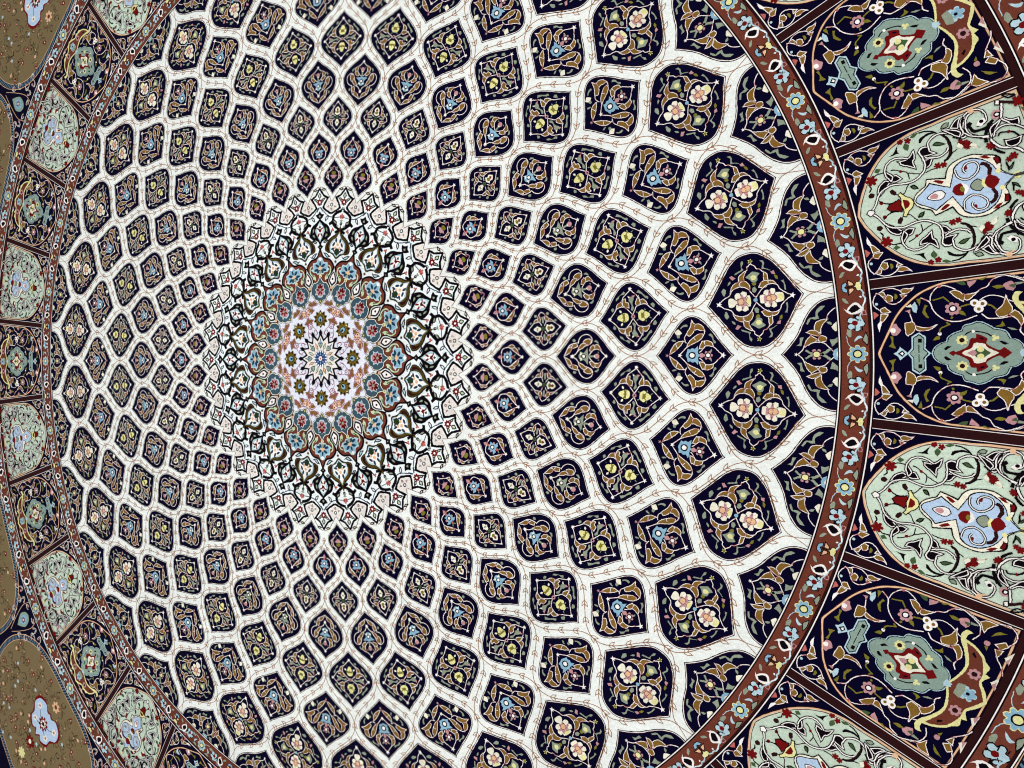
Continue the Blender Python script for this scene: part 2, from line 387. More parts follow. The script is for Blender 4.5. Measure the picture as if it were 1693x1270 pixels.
# ------------------------------------------------------------------ the drawn motifs
# coordinates in tenths of a millimetre, x outwards from the carpet's centre, y across;
# m = drawn on both sides of the axis, a = half outline closed across the axis
DATA = """
T cellA
edge 9007,0 9126,144 9229,302 9303,475 9391,646 9519,784 9659,841 9769,849 9878,848
g m 9319,103 9356,205 9414,276 9500,220 9440,176 9369,145
g m 9362,331 9429,357 9513,313 9540,274 9463,291
g m 9518,232 9554,274 9612,250 9611,200 9539,194
g m 9465,380 9487,471 9557,508 9627,518 9573,453 9541,376 9543,321 9492,353
l W 1.5 m 9232,-3 9294,60 9327,134
l W 1.4 m 9627,515 9644,592 9698,653 9760,697
l W 1.3 m 9369,134 9454,178 9580,172 9662,93 9723,34
t W a 25 9210,-3
w P a 6 86 47 9487,-8
d N a 56 9487,-8
d Y a 42 9487,-8
l S 3 m 9340,63 9389,28 9431,16
l S 4 m 9550,-8 9620,39 9669,78
f B a 9702,0 9719,59 9758,90 9827,131 9838,0
d C a 62 9811,0
f S m 9497,675 9547,723 9619,733 9585,684 9517,611 9533,532 9474,518 9417,527 9377,438 9346,458 9389,544 9474,565 9478,636
f S m 9205,124 9256,174 9260,254 9329,269 9299,190 9287,124
f S m 9612,484 9682,485 9703,432 9653,444
f C m 9687,404 9750,477 9819,510 9817,368 9734,338
f S m 9657,218 9733,233 9805,294 9776,186 9692,106
f O m 9748,353 9816,343 9815,275
T cellB
edge 7977,0 8071,143 8180,312 8276,466 8384,613 8496,702 8634,742 8762,737 8871,680 8981,587 9095,439 9199,267 9290,118 9366,0
f S m 8535,522 8539,611 8572,643 8584,591 8553,537 8581,489 8505,455 8424,417 8442,460 8525,498
f P m 8353,408 8387,430 8442,381 8394,349
f S m 8305,264 8324,330 8370,351 8362,307
f S m 8207,200 8245,256 8285,210 8252,113 8225,135
f S m 8807,610 8866,598 8884,550 8871,486 8924,455 8969,421 8944,420 8878,453 8826,459 8839,507 8846,558
f P m 8950,408 9002,415 9018,357 8971,371
f O m 8995,352 9036,332 9048,274 9012,289
f S m 9077,250 9122,259 9143,160 9143,83 9112,106 9111,193
g m 8334,136 8368,233 8423,291 8472,307 8481,241 8417,220 8360,185
g m 8488,303 8493,377 8531,426 8604,469 8570,412 8556,359 8566,320 8517,307
g m 8500,295 8558,315 8615,265 8630,204 8619,171 8572,213 8505,236
g m 8855,415 8894,376 8901,283 8852,289 8854,359
g m 8770,195 8803,252 8858,278 8896,264 8886,216 8832,178
g m 8905,265 8963,260 9019,199 8955,219 8909,219
l W 1.3 m 8156,9 8224,70 8323,117 8360,185 8417,219 8487,235 8560,217 8613,174 8652,105 8707,34
l W 1.3 m 8598,466 8626,482 8622,517 8681,571 8740,521 8756,482 8808,464 8861,407
l W 1.3 m 8705,34 8768,118 8821,171 8887,211 8955,218 9023,191 9056,123 9127,58 9211,0
t W a 41 8153,11
t W a 42 9216,-3
t Y m 38 8682,609
d O m 23 8682,609
f S m 8576,374 8649,419 8693,450 8765,429 8807,403 8761,357 8755,293 8685,272 8643,319
f Y m 8654,356 8698,390 8749,368 8727,321 8682,309
f O m 8664,269 8733,278 8723,232 8688,228
f S m 8659,129 8668,193 8713,215 8734,152 8698,109
f C a 8291,2 8304,63 8357,70 8409,26 8409,26 8400,107 8441,143 8484,128 8484,128 8525,157 8578,138 8576,87 8576,87 8616,85 8632,3
f P a 8422,22 8437,57 8478,62 8491,106 8509,121 8527,78 8570,64 8557,36 8554,5
f H a 8440,12 8446,41 8515,44 8521,8
f Y a 8559,11 8573,56 8618,37 8624,2
f C a 8757,0 8767,58 8815,69 8815,69 8828,117 8870,135 8906,120 8906,120 8938,149 8985,136 8985,81 8985,81 9030,74 9087,58 9105,-1
f P a 8812,1 8819,53 8875,48 8893,115 8920,117 8936,56 8994,27 9009,7
f H a 8856,5 8867,34 8970,44 8987,5
f Y a 9013,7 9031,52 9090,43 9098,-4
l N 1.1 m 8409,26 8446,46
l N 1.1 m 8484,128 8495,84
l N 1.1 m 8576,87 8552,56
l U 0.9 m 8439,15 8446,44 8515,47 8522,11
l U 0.9 m 8560,9 8566,37 8590,61
l N 1.1 m 8815,69 8845,54
l N 1.1 m 8906,120 8912,78
l N 1.1 m 8985,81 8964,58
l U 0.9 m 8856,7 8867,35 8969,46 8989,7
l U 0.9 m 8913,38 8920,6
d B a 30 8695,7
T cellC
edge 7131,2 7238,139 7356,315 7450,454 7554,575 7668,627 7779,605 7888,517 8007,378 8113,229 8218,92 8276,19 8302,0
f S m 7495,430 7530,482 7576,505 7629,501 7623,456 7564,462 7518,428
f C m 7413,385 7473,427 7531,365 7496,335 7437,341
f S m 7437,341 7508,334 7495,276 7453,276
f S m 7350,244 7390,267 7449,237 7412,218
f S m 7935,327 7974,355 8014,321 8029,252 8067,218 8047,181 8015,204 7994,275 7962,307
g m 7335,21 7359,92 7412,174 7481,220 7546,228 7514,177 7456,113 7399,66
l W 1.2 m 7432,185 7459,115
l W 1.3 m 7546,228 7583,222 7596,200
g m 7604,130 7639,208 7707,277 7786,334 7844,342 7854,304 7807,251 7729,205 7661,171
l W 1.2 m 7711,285 7743,246
l W 1.4 m 7491,1 7535,57 7606,132
g m 7617,368 7654,428 7677,486 7689,555 7713,520 7735,496 7727,427 7698,367 7652,321 7624,333
g m 7744,499 7800,500 7857,460 7882,400 7821,408 7776,420 7737,413
l W 1.3 m 7585,220 7573,278 7596,336 7619,368
l W 1.4 m 7882,400 7883,356 7866,315 7852,302
g m 7807,113 7823,173 7851,221 7880,195 7885,147 7849,118
g m 7884,226 7939,226 7995,195 8012,140 7949,159 7899,153
l W 1.3 m 8009,141 8057,104 8110,47 8155,11
l W 1.3 m 7802,44 7849,90 7899,153
t P a 28 7288,7
t W a 34 7495,1
t W a 43 8161,5
f B a 7591,5 7605,45 7618,108 7660,95 7694,117 7733,101 7775,153 7787,92 7777,46 7795,6
d K a 58 7687,5
d W a 38 7687,5
f P a 7792,5 7815,29 7848,35 7881,6
w P a 6 74 42 7933,6
d K a 46 7933,6
d W a 30 7933,6
f S m 7959,69 7990,115 8000,81 7991,35
T cellD
edge 6186,0 6284,104 6389,242 6483,378 6577,490 6674,556 6752,575 6856,546 6964,462 7073,340 7173,206 7258,94 7348,0
f S m 6500,281 6504,335 6552,374 6596,401 6651,449 6688,415 6643,381 6589,378 6556,326
f S m 6400,163 6440,193 6463,159 6436,108 6411,128
f S m 6861,395 6905,441 6946,404 7008,332 7057,304 7050,246 7001,285 6951,346 6904,375
f S m 7074,172 7118,197 7157,154 7132,99 7101,118
g m 6498,166 6529,235 6587,266 6603,207 6556,190
g m 6619,231 6638,304 6669,309 6668,250 6711,232 6710,162 6661,173 6624,198
g m 6837,210 6867,283 6894,322 6910,266 6909,202 6864,180
g m 6919,258 6969,263 7017,199 7026,165 6975,192 6924,198
l W 1.3 m 6368,8 6459,107 6501,161 6557,184 6626,181 6687,128 6766,33
l W 1.3 m 6768,453 6688,388 6625,325 6610,255 6621,199 6661,168
l W 1.3 m 6777,447 6836,381 6880,330 6902,285 6910,198 6867,169
l W 1.3 m 6766,33 6803,96 6843,160 6920,187 6998,186 7036,155 7094,94 7191,6
t W a 34 6362,7
t W a 38 7197,2
t W m 34 6766,473
f S m 6716,276 6739,326 6772,343 6822,312 6803,263 6784,218 6802,139 6770,90 6738,109 6760,181 6739,235
f C m 6709,359 6752,335 6729,311
f P m 6782,355 6841,350 6799,307
f Y a 6494,-3 6513,33 6579,63 6627,79 6681,53 6693,9
f O a 6563,-4 6603,17 6573,81 6609,65 6639,80 6628,28 6636,-1
f C m 6547,134 6582,118 6579,84 6552,98
f S m 6471,76 6511,62 6493,46
f Y a 6857,10 6867,60 6929,98 6962,71 7011,49 7045,24 7045,-3
f O a 6905,11 6904,57 6934,39 6980,75 6957,22 6968,-2
f S m 6980,130 6998,72 6962,79
f S m 7031,56 7098,77 7046,33
f S m 6813,88 6876,60 6830,52
d P a 34 6771,-1
d N a 16 6771,-1
T cellE
edge 5357,0 5443,103 5533,213 5632,331 5720,407 5817,455 5912,472 6007,449 6099,383 6191,281 6273,171 6345,80 6412,3
f S m 5649,294 5690,313 5730,278 5698,254 5660,255
f S m 6035,262 6089,285 6127,246 6136,203 6088,232 6051,251
g m 5525,26 5561,120 5610,161 5626,119 5589,62
g m 5641,153 5669,210 5729,225 5744,179 5687,153
g m 5857,259 5900,288 5967,297 5998,267 5967,225 5918,208 5880,231
g m 5761,115 5794,180 5851,222 5903,210 5851,159 5793,123
g m 5969,102 5993,158 6031,192 6051,157 6046,119 6011,92
g m 6066,186 6115,194 6150,146 6165,115 6096,127 6063,128
l W 1.3 m 5493,-2 5531,67 5591,184 5688,228 5768,236
l W 1.3 m 5767,226 5776,291 5825,354 5911,383 5988,349 6015,285 5996,229 5937,194 5879,177
l W 1.4 m 5644,1 5715,44 5766,109
l W 1.3 m 5962,20 6001,76 6058,121 6133,115 6179,82 6217,35 6253,3
t W a 37 5644,0
t W a 34 6258,3
f S a 5765,-3 5770,24 5799,61 5781,87 5840,69 5868,64 5931,146 5938,41 5966,-1
f C m 5782,24 5801,61 5782,84 5825,60 5820,24
d K a 42 5858,-4
d W a 26 5858,-4
l S 3 s 5962,-4 6056,3
f S m 6102,85 6145,76 6124,36
d P a 45 6096,5
f C a 6037,5 6057,30 6066,5
T cellF
edge 4717,0 4799,86 4883,195 4967,296 5036,364 5109,385 5193,369 5279,314 5368,222 5457,123 5528,45 5572,0
d S m 28 5009,241
d S m 29 5243,261
d S m 19 4902,119
d S m 24 5380,123
g m 4960,120 4994,166 5036,179 5042,138
g m 5047,154 5053,210 5081,237 5092,175 5082,133 5055,131
g m 5192,159 5197,222 5224,209 5249,165 5233,132
g m 5255,160 5292,154 5332,117 5262,122
l W 1.2 m 4847,11 4918,73 4957,111 5023,124 5073,121 5113,53
l W 1.2 m 5120,305 5070,250 5051,202 5047,147 5087,115
l W 1.2 m 5120,305 5176,267 5197,238 5181,183 5198,121
l W 1.2 m 5162,48 5198,105 5263,120 5337,104 5398,56 5457,5
t W a 23 4849,11
t W a 24 5457,3
f S m 5114,208 5174,222 5161,181 5166,118 5150,85 5122,106 5120,154
f P m 5119,206 5172,220 5159,181
f C a 4947,4 4964,23 5013,45 5019,69 5048,39 5082,26 5093,3
f S a 5006,6 5013,33 5041,23 5039,5
f C a 5180,3 5194,37 5217,79 5252,44 5293,63 5330,34 5356,12
f O a 5213,6 5229,32 5253,36 5275,4
f U a 5264,3 5294,32 5324,5
d E a 35 5132,10
d N a 12 5132,10
T cellG
edge 4083,0 4171,80 4259,171 4331,247 4409,297 4487,313 4563,300 4639,239 4713,154 4787,62 4854,0
f S m 4590,170 4638,181 4648,148 4631,115 4607,141
g m 4427,194 4462,217 4516,212 4535,184 4477,171 4438,176
g m 4490,152 4538,166 4586,129 4617,61 4560,100
l W 1.5 m 4272,-1 4269,64 4282,121 4321,159 4399,177 4453,163 4514,116 4590,59 4669,6
t W a 33 4687,1
f B a 4308,0 4326,42 4313,77 4367,70 4390,86 4429,72 4453,122 4486,60 4468,26 4477,-6
d P m 19 4390,83
d K a 45 4389,-1
d W a 27 4389,-1
f P a 4189,-2 4238,39 4282,-1
f V a 4276,1 4302,31 4316,-4
f V a 4463,-2 4498,27 4529,-1
f S m 4529,4 4511,32 4552,54 4565,38
T cellH
edge 3523,0 3604,73 3670,141 3735,215 3803,254 3873,261 3945,247 4019,195 4093,137 4167,80 4226,28 4270,0
g m 3850,151 3879,189 3910,175 3898,142
g m 3910,155 3950,177 3991,162 3983,135
l W 1.4 m 3736,11 3777,59 3815,106 3855,136 3912,136 3975,134 3999,112 4024,70 4046,45
t W a 25 3702,11
f P a 3849,7 3857,33 3883,60 3901,95 3921,57 3924,16
f O a 3922,12 3947,48 3985,51 4003,17
f S m 3805,39 3834,55 3859,40
d P m 20 3762,112
d S m 23 4066,85
l P 1.3 m 4031,45 4072,43 4105,13 4107,1
l V 1.5 s 4037,21 4075,17
T ring
f S m 9888,365 9948,355 9948,259 9919,236 9881,292
l L 1.0 m 9882,261 9895,176 9926,113 9958,89
f L m 9975,176 10010,246 10056,268 10086,233 10037,222 10000,192
k S m 10089,210 10129,317 10156,231 10149,126 10118,158
w K m 5 127 88 10002,443
w L m 5 113 69 10002,443
l K 1.5 m 9896,447 9963,444
l K 1.5 m 9996,409 9997,335
l K 1.5 m 10085,389 10088,343
l K 1.3 m 10023,475 10051,516
d R m 38 9990,451
l L 2.2 m 10112,425 10086,483 10060,545 10074,593 10096,639 10099,711 10125,762 10127,814 10101,852 10105,888 10085,925 10066,942
l I 1.6 m 10097,701 10117,752 10123,804
f I m 10051,834 10073,848 10091,826 10073,817
f W m 9842,674 9888,642 9935,714 10009,753 10076,694 10096,670 10064,605 9979,578 9904,598
f K m 9911,632 9953,696 10008,716 10064,666 10025,630 9961,601
f K m 9974,582 10028,579 10007,528 10063,480 10005,505 9974,540
f S m 9822,821 9872,815 9930,739 9880,736 9844,765
l P 1.0 m 10087,566 10097,623 10124,627 10140,574 10087,564
w Y a 8 136 96 10020,1
w B a 8 123 83 10020,1
d K a 63 10020,1
d Y a 45 10020,1
T ringblossom
k B a 9873,-12 9884,46 9909,66 9938,80 9950,38 9922,4 9924,-14
f M a 9937,-15 9945,17 9982,20 9982,-17
k H m 9958,111 9994,85 10033,50 10023,21 9970,21
k Y a 9990,-10 10049,14 10065,59 10119,69 10135,-7
T darkpanel
edge 10278,0 10314,102 10387,277 10470,478 10529,584 10621,702 10746,824 10870,905 11013,968 11197,1011 11408,1038
f S a 10469,1 10515,34 10550,99 10589,55 10645,5
f L a 10469,1 10515,34 10550,99 10589,55 10645,5
f K a 10520,1 10572,48 10611,1
f W a 10549,1 10575,24 10591,1
f L a 10636,1 10687,75 10687,75 10690,241 10690,241 10778,297 10778,297 10860,233 10860,233 10852,75 10852,75 10911,3
f K a 10656,2 10704,64 10704,64 10706,224 10706,224 10777,273 10777,273 10842,217 10842,217 10835,68 10835,68 10889,3
f X a 10669,2 10715,56 10715,56 10717,213 10717,213 10777,257 10777,257 10831,207 10831,207 10824,62 10824,62 10872,2
l K 1.3 m 10775,128 10773,11
f K m 10766,207 10809,207 10808,151 10766,152
f O m 10432,250 10467,245 10468,155 10501,72 10453,85 10411,106 10448,162
f P m 10469,413 10509,426 10528,383 10568,335 10518,266 10455,260 10437,317
d W m 35 10468,330
g m 10617,428 10707,443 10731,387 10713,311 10648,259 10626,285
g m 10740,386 10806,363 10895,355 10988,399 10916,342 10828,323 10754,337
l W 1.4 m 10659,594 10686,514 10704,440
f L m 10697,673 10734,728 10763,658 10751,576 10715,590
f C m 10621,662 10689,702 10701,650
f O m 10749,764 10804,778 10791,668
f P m 10614,602 10678,623 10678,578
f O m 10853,682 10885,667 10856,602 10901,493 10864,507 10824,574
l W 1.5 m 10801,782 10856,754 10913,706 10944,613 10998,533 11081,466 11188,438 11305,453 11445,514
l W 1.3 m 10913,732 10925,811 10979,901 11025,928 11088,936 11184,893 11289,815 11384,811 11458,841 11484,868 11562,903 11614,987 11707,1030 11768,1043 11868,1016 11966,980
d V m 18 11023,928
g m 11149,842 11205,862 11291,798 11290,718 11204,785
g m 11308,797 11395,807 11457,834 11352,735 11309,743
w P m 7 96 70 11175,614
d N m 49 11175,614
d W m 31 11175,614
l O 2 m 10944,742 11032,765 11066,782 11130,710
l O 2 m 11255,631 11308,653 11374,669
f O m 11242,593 11296,568 11325,511 11243,545
f O m 11141,485 11157,510 11181,497 11167,471
d W m 51 11419,684
d W m 51 11507,675
d W m 54 11464,600
d G m 23 11419,680
d G m 23 11507,669
d G m 23 11464,597
l W 1.2 m 11477,718 11550,768 11642,775 11733,744 11823,691 11902,664 11961,618
l W 1.5 m 11495,535 11566,470 11678,465 11820,481 11881,439 11920,375 11909,288 11951,231
g m 11657,554 11732,643 11761,762 11785,680 11825,590 11782,513 11689,484
g m 11800,516 11851,567 11912,513 11942,425 11918,369 11879,449
l O 2.4 m 11558,658 11609,634 11652,592
f O m 11639,358 11697,381 11720,431 11750,363 11697,348
f S m 11758,350 11838,333 11902,298 11817,302
f E m 11205,976 11303,994 11325,936 11270,938
f P m 11334,977 11452,1000 11417,947 11362,896
f O m 11460,999 11574,1036 11512,992
f S m 11639,915 11705,900 11755,895 11745,876 11684,883
f P m 11755,895 11776,947 11829,957 11868,890 11837,826 11765,854
f S m 11847,941 11956,947 11956,918 11876,896
f O m 10936,180 10980,239 11024,232 11012,193
d W m 24 11019,269
l O 2 m 11024,271 11025,336 11134,400 11092,427
f L a 10917,-1 10951,81 11022,140 11090,164 11090,164 11110,231 11181,283 11263,315 11263,315 11294,385 11378,409 11441,436 11441,436 11516,417 11595,368 11634,337 11634,337 11697,323 11767,290 11813,194 11813,194 11868,183 11934,125 11955,63 11955,63 11982,38 12016,3
f K a 10930,-1 10964,80 11035,138 11102,160 11102,160 11122,226 11191,275 11271,305 11271,305 11300,373 11381,396 11442,424 11442,424 11513,404 11590,355 11626,325 11626,325 11687,313 11757,282 11801,189 11801,189 11855,179 11921,123 11942,62 11942,62 11969,38 12003,3
f X a 10942,-1 10975,79 11046,135 11112,156 11112,156 11132,219 11200,267 11278,296 11278,296 11305,363 11384,385 11443,412 11443,412 11512,393 11586,345 11621,315 11621,315 11681,304 11749,275 11791,184 11791,184 11845,175 11911,120 11932,60 11932,60 11960,37 11994,3
l K 1.8 m 11302,253 11366,291 11450,290 11532,270 11606,225
f K m 11062,59 11098,97 11153,95 11086,38
f K m 11674,161 11725,157 11787,123 11734,111
w Y m 8 70 52 11270,178
d M m 31 11270,178
w Y m 3 46 18 11634,202
d W m 21 11398,296
f R a 11118,0 11172,41 11193,13 11300,65 11342,106 11365,193 11425,203 11431,260 11480,244 11556,190 11542,126 11672,40 11734,80 11819,-2
f C a 11265,0 11299,30 11373,62 11414,137 11522,122 11552,75 11677,2
f E a 11409,1 11420,50 11478,91 11588,-1
d Y m 41 11475,50
f P a 11325,0 11394,39 11440,1
f N m 11464,213 11505,203 11521,177 11479,188
f Y a 11924,-17 11991,154 12022,289 12011,391 11926,549 11857,641 11828,739 11868,815 11940,809 11900,760 11897,691 12031,656 12158,578 12202,521 12270,466 12257,365 12317,348 12268,234 12352,128 12419,4
f U a 11946,-18 12017,142 12058,306 12028,453 11922,653 12030,622 12149,539 12234,349 12242,215 12317,102 12378,2
w P m 7 79 58 12156,293
d M m 35 12156,293
w L a 6 108 70 12192,10
w B a 5 80 47 12215,5
f S a 12047,-17 12049,75 12132,107 12151,8
d K a 23 12192,10
f K m 12028,537 12043,575 12090,525 12083,506
f L a 11891,-17 11916,57 11995,21 11982,-26
l W 1.4 m 11657,1048 11767,1038 11885,992 11969,939 12004,825 11962,722
g m 11958,992 12016,1044 12124,1054 12050,961 12036,891
l W 1.4 m 12144,1084 12260,1108 12360,1041 12377,944 12314,814
g m 12212,803 12289,876 12331,842 12275,759
g m 12230,733 12301,755 12279,647
l W 1.3 m 12221,741 12288,636 12379,536 12426,446
f C m 12353,682 12423,805 12427,620
f P m 12381,648 12411,724 12424,617
f C m 12345,290 12408,405 12425,210
f P m 12371,267 12405,334 12425,210
f O m 12121,877 12169,973 12265,997 12192,940
d P m 37 12118,766
f O m 12107,716 12144,728 12149,663
f O m 11606,896 11690,912 11744,884 11668,861
f P m 11724,907 11766,946 11811,888 11766,857
f E m 11790,902 11868,920 11848,863
T spandrel
g m 10345,-143 10391,-142 10410,-202 10380,-188
g m 10406,-235 10444,-188 10485,-213 10481,-270 10434,-278
g m 10603,-145 10645,-129 10723,-138 10771,-110 10696,-179 10627,-184
g m 10600,-205 10657,-221 10619,-257
g m 10339,-378 10384,-359 10440,-428 10376,-433 10339,-419
g m 10333,-449 10407,-463 10346,-546 10312,-556
f O m 10523,-176 10555,-200 10553,-241 10519,-260
l W 1.3 m 10311,-133 10268,-203 10248,-270 10265,-333 10317,-386
l W 1.3 m 10310,-139 10358,-179 10407,-259 10453,-311 10521,-323 10593,-285 10645,-230
l W 1.3 m 10345,-136 10420,-97 10500,-95 10566,-127 10607,-165
f W m 10305,-549 10269,-607 10279,-700 10304,-631 10333,-552
f V m 10225,-398 10256,-408 10298,-453 10246,-503 10214,-520
d L m 19 10292,-295
T lightpanel
edge 10247,0 10302,177 10391,361 10503,550 10631,704 10785,835 10944,922 11160,986 11379,1009
l M 1.6 m 10741,239 10764,174 10863,152 10920,229 10950,269
f M m 10704,241 10747,258 10782,194 10756,157 10720,190
l K 1.6 m 10562,132 10612,88 10680,50
d R m 28 10573,106
l K 1.6 m 10551,-140 10598,-97 10688,-63 10752,-81
l K 2 m 10464,301 10498,346 10491,417 10583,513 10688,526
f M m 10438,257 10482,284 10524,252 10495,212 10449,214
f K m 10787,727 10859,752 10906,812 10935,855 10916,769 10934,734 10863,727
f K m 11185,788 11193,839 11248,874 11334,895 11407,858 11328,866 11254,840 11212,795
l K 2.2 m 11209,933 11283,931 11367,896 11421,841
l M 3.6 m 11456,830 11510,727 11517,591 11475,490 11416,447
l K 2.0 m 11467,832 11522,723 11531,588 11487,484 11411,445
l K 1.6 m 10971,331 10967,429 10910,471 10832,514 10782,529
l M 1.6 m 10965,429 11053,389 11103,368
l K 1.6 m 11173,359 11238,377 11304,385
l K 1.4 m 11476,484 11523,524 11584,555
w R m 6 78 49 10523,454
w R m 5 45 27 11062,873
w R m 5 41 26 10974,882
w R m 6 48 27 11328,409
w R m 6 44 26 11397,400
d R m 21 10892,473
w R m 6 44 25 11672,606
w R m 6 37 21 11729,587
w R m 6 34 18 11705,544
f O m 11608,568 11639,610 11679,567 11644,550
f C m 11739,535 11778,553 11832,493 11778,499
f O m 11759,541 11797,538 11835,487
w R m 6 50 29 11963,462
f E m 10579,566 10613,607 10668,581 10626,536
f E m 11096,905 11146,941 11208,940 11144,889
f E m 10991,788 11021,845 11063,806 11037,727
k S m 11471,902 11510,953 11568,947 11542,899
k E m 10966,231 11013,227 11051,161 10996,194
k E m 11335,709 11386,733 11474,676 11384,680
k E m 10967,-218 10995,-181 11040,-174 11005,-235
z m 10555,200 10591,325 10676,394 10742,372 10670,299
z m 10741,368 10809,351 10873,368 10830,432 10754,440 10745,412
z m 10708,471 10727,508 10783,430 10752,371
z m 10906,611 10989,612 11051,649 11100,710 11086,599 11058,564 11065,464 10994,521 10929,558
z m 11158,660 11200,708 11268,708 11280,639 11334,591 11245,585 11191,602
z m 11185,421 11209,536 11285,522 11237,446
z m 11594,735 11628,785 11680,692 11659,677
z m 11613,870 11665,937 11766,970 11721,864 11695,775 11629,840
v 1.5 m 10426,7 10492,83 10564,219 10648,286 10763,314 10885,291 11002,288 11108,338 11183,432 11185,558 11157,662 11200,708 11268,705
v 1.4 m 10717,433 10705,487 10713,554 10758,630 10839,669 10934,658 11011,617
v 1.4 m 11209,565 11276,538 11369,524 11451,557 11497,607
v 1.5 m 11278,652 11274,732 11314,790 11411,836 11526,810 11615,738 11679,687 11728,713 11741,828 11780,953 11877,998
v 1.5 m 11733,799 11763,709 11848,637 11941,591 12034,597
k W a 10365,1 10406,48 10473,17
d H m 26 11888,994
k R a 10624,-7 10657,43 10725,63 10789,92 10820,3
k Y a 10790,-17 10814,88 10789,158 10789,158 10825,180 10874,105 10874,105 10929,64 10956,-7
f R a 10828,20 10831,71 10882,50 10908,7
f K a 10941,-16 10972,69 11047,137 11120,182 11155,270 11244,250 11369,218 11407,315 11472,383 11596,426 11736,432 11864,380 11960,347 12013,288 12007,185 12002,115 12098,23 12144,1
f C a 10954,-12 10983,62 11057,126 11133,172 11161,250 11242,231 11376,192 11420,305 11480,370 11599,412 11735,417 11858,365 11950,327 11998,279 11994,178 11988,108 12088,22 12129,0
f K a 10966,-11 10994,47 11070,107 11145,168 11178,208 11217,182 11395,75 11464,245 11495,321 11593,384 11718,384 11838,318 11911,227 11957,129 12039,56 12113,-2
f A a 10978,-11 11004,40 11078,95 11154,154 11184,186 11215,163 11401,57 11475,237 11506,307 11598,369 11716,367 11831,304 11902,219 11947,123 12035,44 12101,-3
f R m 11224,205 11267,217 11349,171 11314,146
f R m 11791,366 11855,371 11918,314 11864,319
k R m 11939,307 11993,309 11998,223 11963,212
v 1.2 m 11496,282 11512,176 11599,115 11692,143 11756,217 11752,298 11691,335 11622,315 11587,250 11606,206
f R m 11598,284 11639,302 11641,255 11613,247
k W a 11104,-13 11132,23 11216,62 11298,51 11330,-3
f P a 11132,-12 11166,26 11221,35 11253,-12
f R a 11408,-8 11442,61 11525,83 11578,18
f O a 11498,-2 11509,33 11546,39 11563,11
f W a 11552,10 11525,94 11604,23
k S a 11619,3 11644,49 11714,81 11767,31
f Y a 11743,10 11766,65 11833,23 11836,4
l M 5 m 11786,276 11842,251 11871,178 11851,97
f R a 11778,0 11804,63 11852,107 11919,49 11950,-2
f Y m 11917,117 11953,155 11987,111 11952,73
w Y a 5 52 36 12144,-1
v 1.5 m 11504,-863 11580,-766 11645,-708 11699,-748 11680,-845 11706,-940 11802,-1012
z m 11478,-872 11580,-768 11644,-712 11664,-769 11574,-838
z m 11570,-866 11648,-833 11679,-927 11730,-978 11651,-948
v 1.2 m 11843,-1020 11926,-1001 11976,-923 11979,-844 11935,-800 11860,-792
f W m 11852,-795 11911,-774 11963,-836 11948,-876 11889,-851
d K m 26 11917,-832
l K 4 m 11767,-831 11813,-734 11901,-722 11977,-742 12044,-809
f K m 11747,-832 11771,-778 11819,-841 11788,-870
w P m 7 72 50 12097,-862
d K m 39 12097,-862
d W m 20 12097,-862
l K 4.5 m 11911,-533 11925,-631 11964,-721 12001,-776
w R m 6 47 28 11937,-478
l K 3.5 m 11971,-421 12014,-367 12077,-323
v 1.2 m 11705,-743 11766,-678 11858,-634 11961,-610 12044,-626
f W m 11880,-607 11966,-585 11971,-613 11894,-631
f C m 11725,-551 11807,-505 11798,-555 11748,-578
w R m 6 37 22 11640,-638
w R m 6 37 22 11682,-566
w R m 6 37 22 11700,-615
f C m 11584,-587 11630,-537 11656,-574 11612,-636
d H m 35 11833,-1016
v 2 m 11978,622 11972,531 12060,410 12188,364 12270,275
v 2 m 11971,617 12031,706 12118,777 12158,911 12181,1021
z m 11995,705 12122,783 12049,684 11977,592
z m 12143,798 12222,737 12307,734 12294,651 12213,696
v 1.5 m 12129,785 12213,694 12337,587
v 1.3 m 12004,582 12043,657 12144,693 12251,660 12345,573
z m 12115,479 12211,476 12284,485 12242,406 12170,388 12120,421
l K 2 m 12047,566 12079,606 12156,592
d R m 20 12168,592
l K 2.5 m 12184,589 12229,557 12262,501
w R m 6 53 32 12154,261
w R m 6 39 22 12096,230
k E m 12057,207 12077,112 12137,179 12111,114 12065,86
w R m 6 72 46 12340,958
l M 4 m 12099,1024 12176,1008 12302,951
k W m 12117,1054 12159,1037 12146,975 12103,992
l K 2 m 12196,1097 12252,1037 12333,1042 12262,1085 12196,1097
f E m 12344,882 12390,834 12381,794
v 1.2 a 12099,1 12290,1
w Y a 6 47 30 12279,2
w P m 6 55 39 12327,170
d K m 25 12327,170
v 1.5 m 12270,275 12378,254 12460,326 12473,437 12409,505 12322,464
z m 12270,275 12378,254 12460,326 12407,287 12339,282
v 1.5 m 12337,587 12441,551 12499,456
w R m 6 52 32 12402,158
w R m 5 41 24 12425,630
w R m 5 41 23 12394,379
k E m 12475,291 12488,199 12446,157
k E m 12374,708 12422,719 12465,659
T slate
f K a 1134,0 1188,51 1238,85 1249,151 1333,199 1360,246 1476,265 1564,233 1631,183 1658,83 1783,0
f C a 1143,0 1198,47 1245,79 1257,146 1338,193 1367,238 1476,255 1559,226 1623,178 1650,80 1773,0
f D a 1164,0 1207,39 1256,70 1271,139 1348,181 1378,226 1476,242 1550,215 1610,169 1637,73 1745,0
f L a 1307,0 1321,56 1374,78 1362,146 1435,117 1487,145 1513,100 1604,89 1583,45 1628,0
f P a 1333,0 1347,51 1394,67 1382,117 1440,101 1487,123 1506,87 1578,78 1564,39 1608,0
e R m 21 49 300 1407,29
e R m 21 49 20 1471,57
e R m 21 49 60 1535,44
e R m 21 49 90 1561,5
d S a 29 1472,0
f O a 1187,0 1221,39 1267,0
d Y a 13 1231,0
T rust
